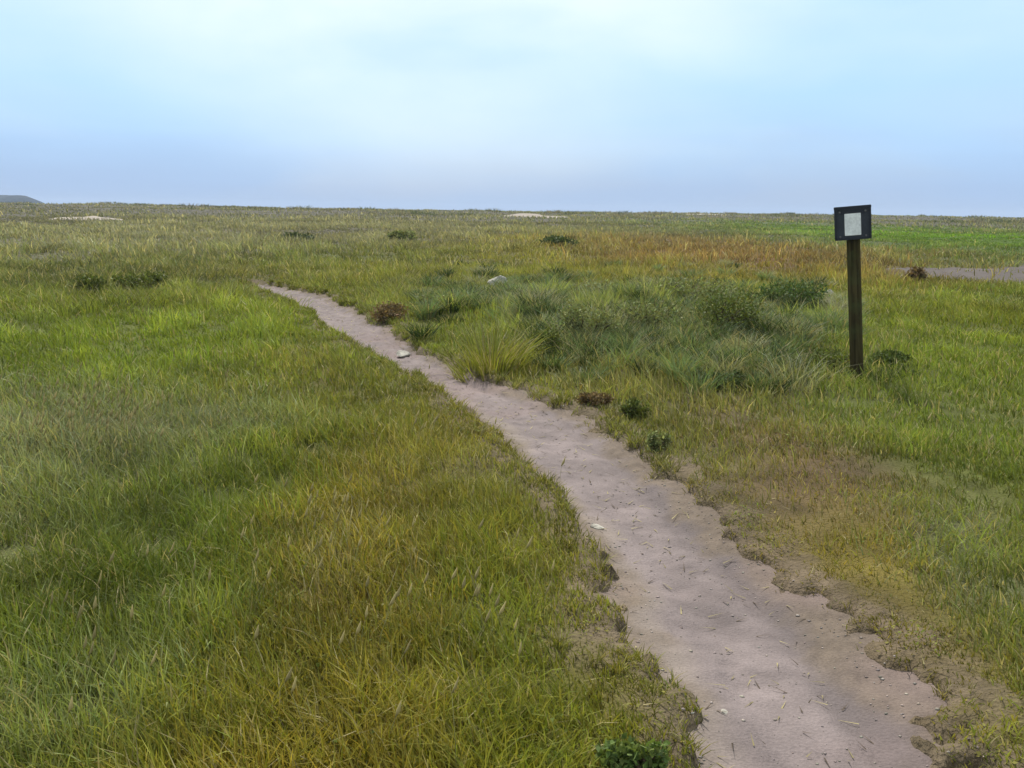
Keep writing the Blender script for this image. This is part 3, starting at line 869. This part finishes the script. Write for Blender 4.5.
m, nt, out = new_mat('sea_water')
p = N(nt, 'BsdfPrincipled', Roughness=.35); p.inputs['Base Color'].default_value = (.03, .07, .08, 1)
tc = N(nt, 'TexCoord'); no = N(nt, 'TexNoise', Scale=.05, Detail=6); nt.links.new(tc.outputs['Object'], no.inputs['Vector'])
bm_ = N(nt, 'Bump', Strength=.5, Distance=3.0); nt.links.new(no.outputs[0], bm_.inputs['Height']); nt.links.new(bm_.outputs[0], p.inputs['Normal'])
nt.links.new(p.outputs[0], out.inputs[0])
n_ = 96; an = np.linspace(0, 2 * math.pi, n_, endpoint=False)
V = np.vstack([np.stack([700 * np.cos(an), 700 * np.sin(an), np.full(n_, SEA)], 1), np.stack([9000 * np.cos(an), 9000 * np.sin(an), np.full(n_, SEA)], 1)])
qq = np.array([(j, n_ + j, n_ + (j + 1) % n_, (j + 1) % n_) for j in range(n_)])
tag(mesh_from('sea', V, qq, None, m), kind='structure')

# ------------------------------------------------------------------ air
def haze(density):
    m, nt, out = new_mat('sea_haze')
    v = N(nt, 'VolumePrincipled', Density=density); v.inputs['Color'].default_value = (.52, .62, .82, 1)
    nt.links.new(v.outputs[0], out.inputs['Volume'])
    a = 9200; zb, zt = SEA - 8, 26
    V = [(sx * a, sy * a, z) for z in (zb, zt) for sx, sy in ((-1, -1), (1, -1), (1, 1), (-1, 1))]
    q = [(3, 2, 1, 0), (4, 5, 6, 7), (0, 1, 5, 4), (1, 2, 6, 5), (2, 3, 7, 6), (3, 0, 4, 7)]
    tag(mesh_from('haze', V, q, None, m), 'thin pale sea haze lying over the whole heath', 'haze', kind='stuff')
haze(.00028)

# ------------------------------------------------------------------ light and sky
SUN_EL, SUN_AZ = R(52), R(-14)              # azimuth clockwise from +Y
sl = bpy.data.lights.new('sun', 'SUN'); sl.energy = 4.4; sl.angle = R(2.5); sl.color = (1, .95, .87)
so = bpy.data.objects.new('sun', sl); col.objects.link(so)
sd = Vector((math.sin(SUN_AZ) * math.cos(SUN_EL), math.cos(SUN_AZ) * math.cos(SUN_EL), math.sin(SUN_EL)))
so.rotation_euler = sd.to_track_quat('Z', 'Y').to_euler(); so.location = (0, 0, 24)

w = bpy.data.worlds.new('World'); scene.world = w; w.use_nodes = True
nt = w.node_tree; nt.nodes.clear()
out = nt.nodes.new('ShaderNodeOutputWorld'); bg = N(nt, 'Background', Strength=.1)
sky = N(nt, 'TexSky', sky_type='NISHITA', sun_disc=False, sun_elevation=SUN_EL, sun_rotation=SUN_AZ)
sky.air_density = 1.0; sky.dust_density = 1.5; sky.ozone_density = 1.5
tc = N(nt, 'TexCoord'); sep = N(nt, 'SeparateXYZ'); nt.links.new(tc.outputs['Generated'], sep.inputs[0])
def math_(op, a, b=None, c=None):
    n = N(nt, 'Math', operation=op)
    for i, s in enumerate((a, b, c)):
        if s is None: continue
        if isinstance(s, (int, float)): n.inputs[i].default_value = s
        else: nt.links.new(s, n.inputs[i])
    return n.outputs[0]
mp = N(nt, 'Mapping'); mp.inputs['Scale'].default_value = (1, 1, 4.5); nt.links.new(tc.outputs['Generated'], mp.inputs[0])
n1 = N(nt, 'TexNoise', Scale=2.6, Detail=5, Roughness=.5, Distortion=.3); nt.links.new(mp.outputs[0], n1.inputs['Vector'])
mp2 = N(nt, 'Mapping'); mp2.inputs['Scale'].default_value = (1, 1, 14); mp2.inputs['Location'].default_value = (3, 1, 0)
nt.links.new(tc.outputs['Generated'], mp2.inputs[0])
n2 = N(nt, 'TexNoise', Scale=2.2, Detail=4); nt.links.new(mp2.outputs[0], n2.inputs['Vector'])
# height of the cloud veil, wobbled by noise
mp3 = N(nt, 'Mapping'); mp3.inputs['Scale'].default_value = (1, 1, 2.2); mp3.inputs['Location'].default_value = (1.7, .4, .2)
nt.links.new(tc.outputs['Generated'], mp3.inputs[0])
n3 = N(nt, 'TexNoise', Scale=3.4, Detail=5, Roughness=.5, Distortion=.2); nt.links.new(mp3.outputs[0], n3.inputs['Vector'])
el0 = math_('ADD', sep.outputs['Z'], math_('MULTIPLY', math_('SUBTRACT', n2.outputs[0], .5), .035))
el = math_('ADD', el0, math_('MULTIPLY', math_('SUBTRACT', n3.outputs[0], .5), math_('MULTIPLY', sep.outputs['Z'], 1.3)))
cr = N(nt, 'ValToRGB'); nt.links.new(el, cr.inputs[0])
e = cr.color_ramp.elements
stops = [(0.0, (.235, .33, .485)), (.025, (.245, .35, .515)), (.045, (.262, .385, .56)), (.075, (.29, .44, .63)), (.12, (.295, .465, .65)), (.20, (.38, .525, .62)), (.34, (.50, .55, .57)), (.65, (.66, .69, .70))]
e[0].position, e[0].color = stops[0][0], (*stops[0][1], 1); e[1].position, e[1].color = stops[1][0], (*stops[1][1], 1)
for p_, c_ in stops[2:]:
    k = e.new(p_); k.color = (*c_, 1)
# thin bright cloud around and below the hidden sun
dot = N(nt, 'VectorMath', operation='DOT_PRODUCT'); nt.links.new(tc.outputs['Generated'], dot.inputs[0])
dot.inputs[1].default_value = (math.sin(R(-5)) * math.cos(R(24)), math.cos(R(-5)) * math.cos(R(24)), math.sin(R(24)))
gl = N(nt, 'MapRange', interpolation_type='SMOOTHSTEP'); nt.links.new(dot.outputs['Value'], gl.inputs[0])
gl.inputs[1].default_value = .90; gl.inputs[2].default_value = 1.0; gl.inputs[3].default_value = 0; gl.inputs[4].default_value = .70
glow = math_('MULTIPLY', gl.outputs[0], math_('ADD', math_('MULTIPLY', n3.outputs[0], 2.4), -.2))
mix1 = N(nt, 'Mix', data_type='RGBA'); nt.links.new(glow, mix1.inputs[0]); nt.links.new(cr.outputs[0], mix1.inputs[6])
mix1.inputs[7].default_value = (.66, .70, .69, 1)
scl = N(nt, 'VectorMath', operation='SCALE'); scl.inputs['Scale'].default_value = 13.0
nt.links.new(mix1.outputs[2], scl.inputs[0])
veil = N(nt, 'MapRange'); nt.links.new(n1.outputs[0], veil.inputs[0])
veil.inputs[1].default_value = .36; veil.inputs[2].default_value = .6; veil.inputs[3].default_value = .80; veil.inputs[4].default_value = .97
mix2 = N(nt, 'Mix', data_type='RGBA'); nt.links.new(veil.outputs[0], mix2.inputs[0])
nt.links.new(sky.outputs[0], mix2.inputs[6]); nt.links.new(scl.outputs[0], mix2.inputs[7])
nt.links.new(mix2.outputs[2], bg.inputs[0]); nt.links.new(bg.outputs[0], out.inputs[0])

# ------------------------------------------------------------------ render settings
vs = scene.view_settings
vs.view_transform = 'Standard'; vs.look = 'None'; vs.exposure = 0.4; vs.gamma = 1.0; vs.use_curve_mapping = False
scene.render.engine = 'CYCLES'
cy = scene.cycles
cy.max_bounces = 5; cy.diffuse_bounces = 3; cy.glossy_bounces = 2; cy.transmission_bounces = 3; cy.volume_bounces = 1
cy.sample_clamp_indirect = 6
cy.use_denoising = True
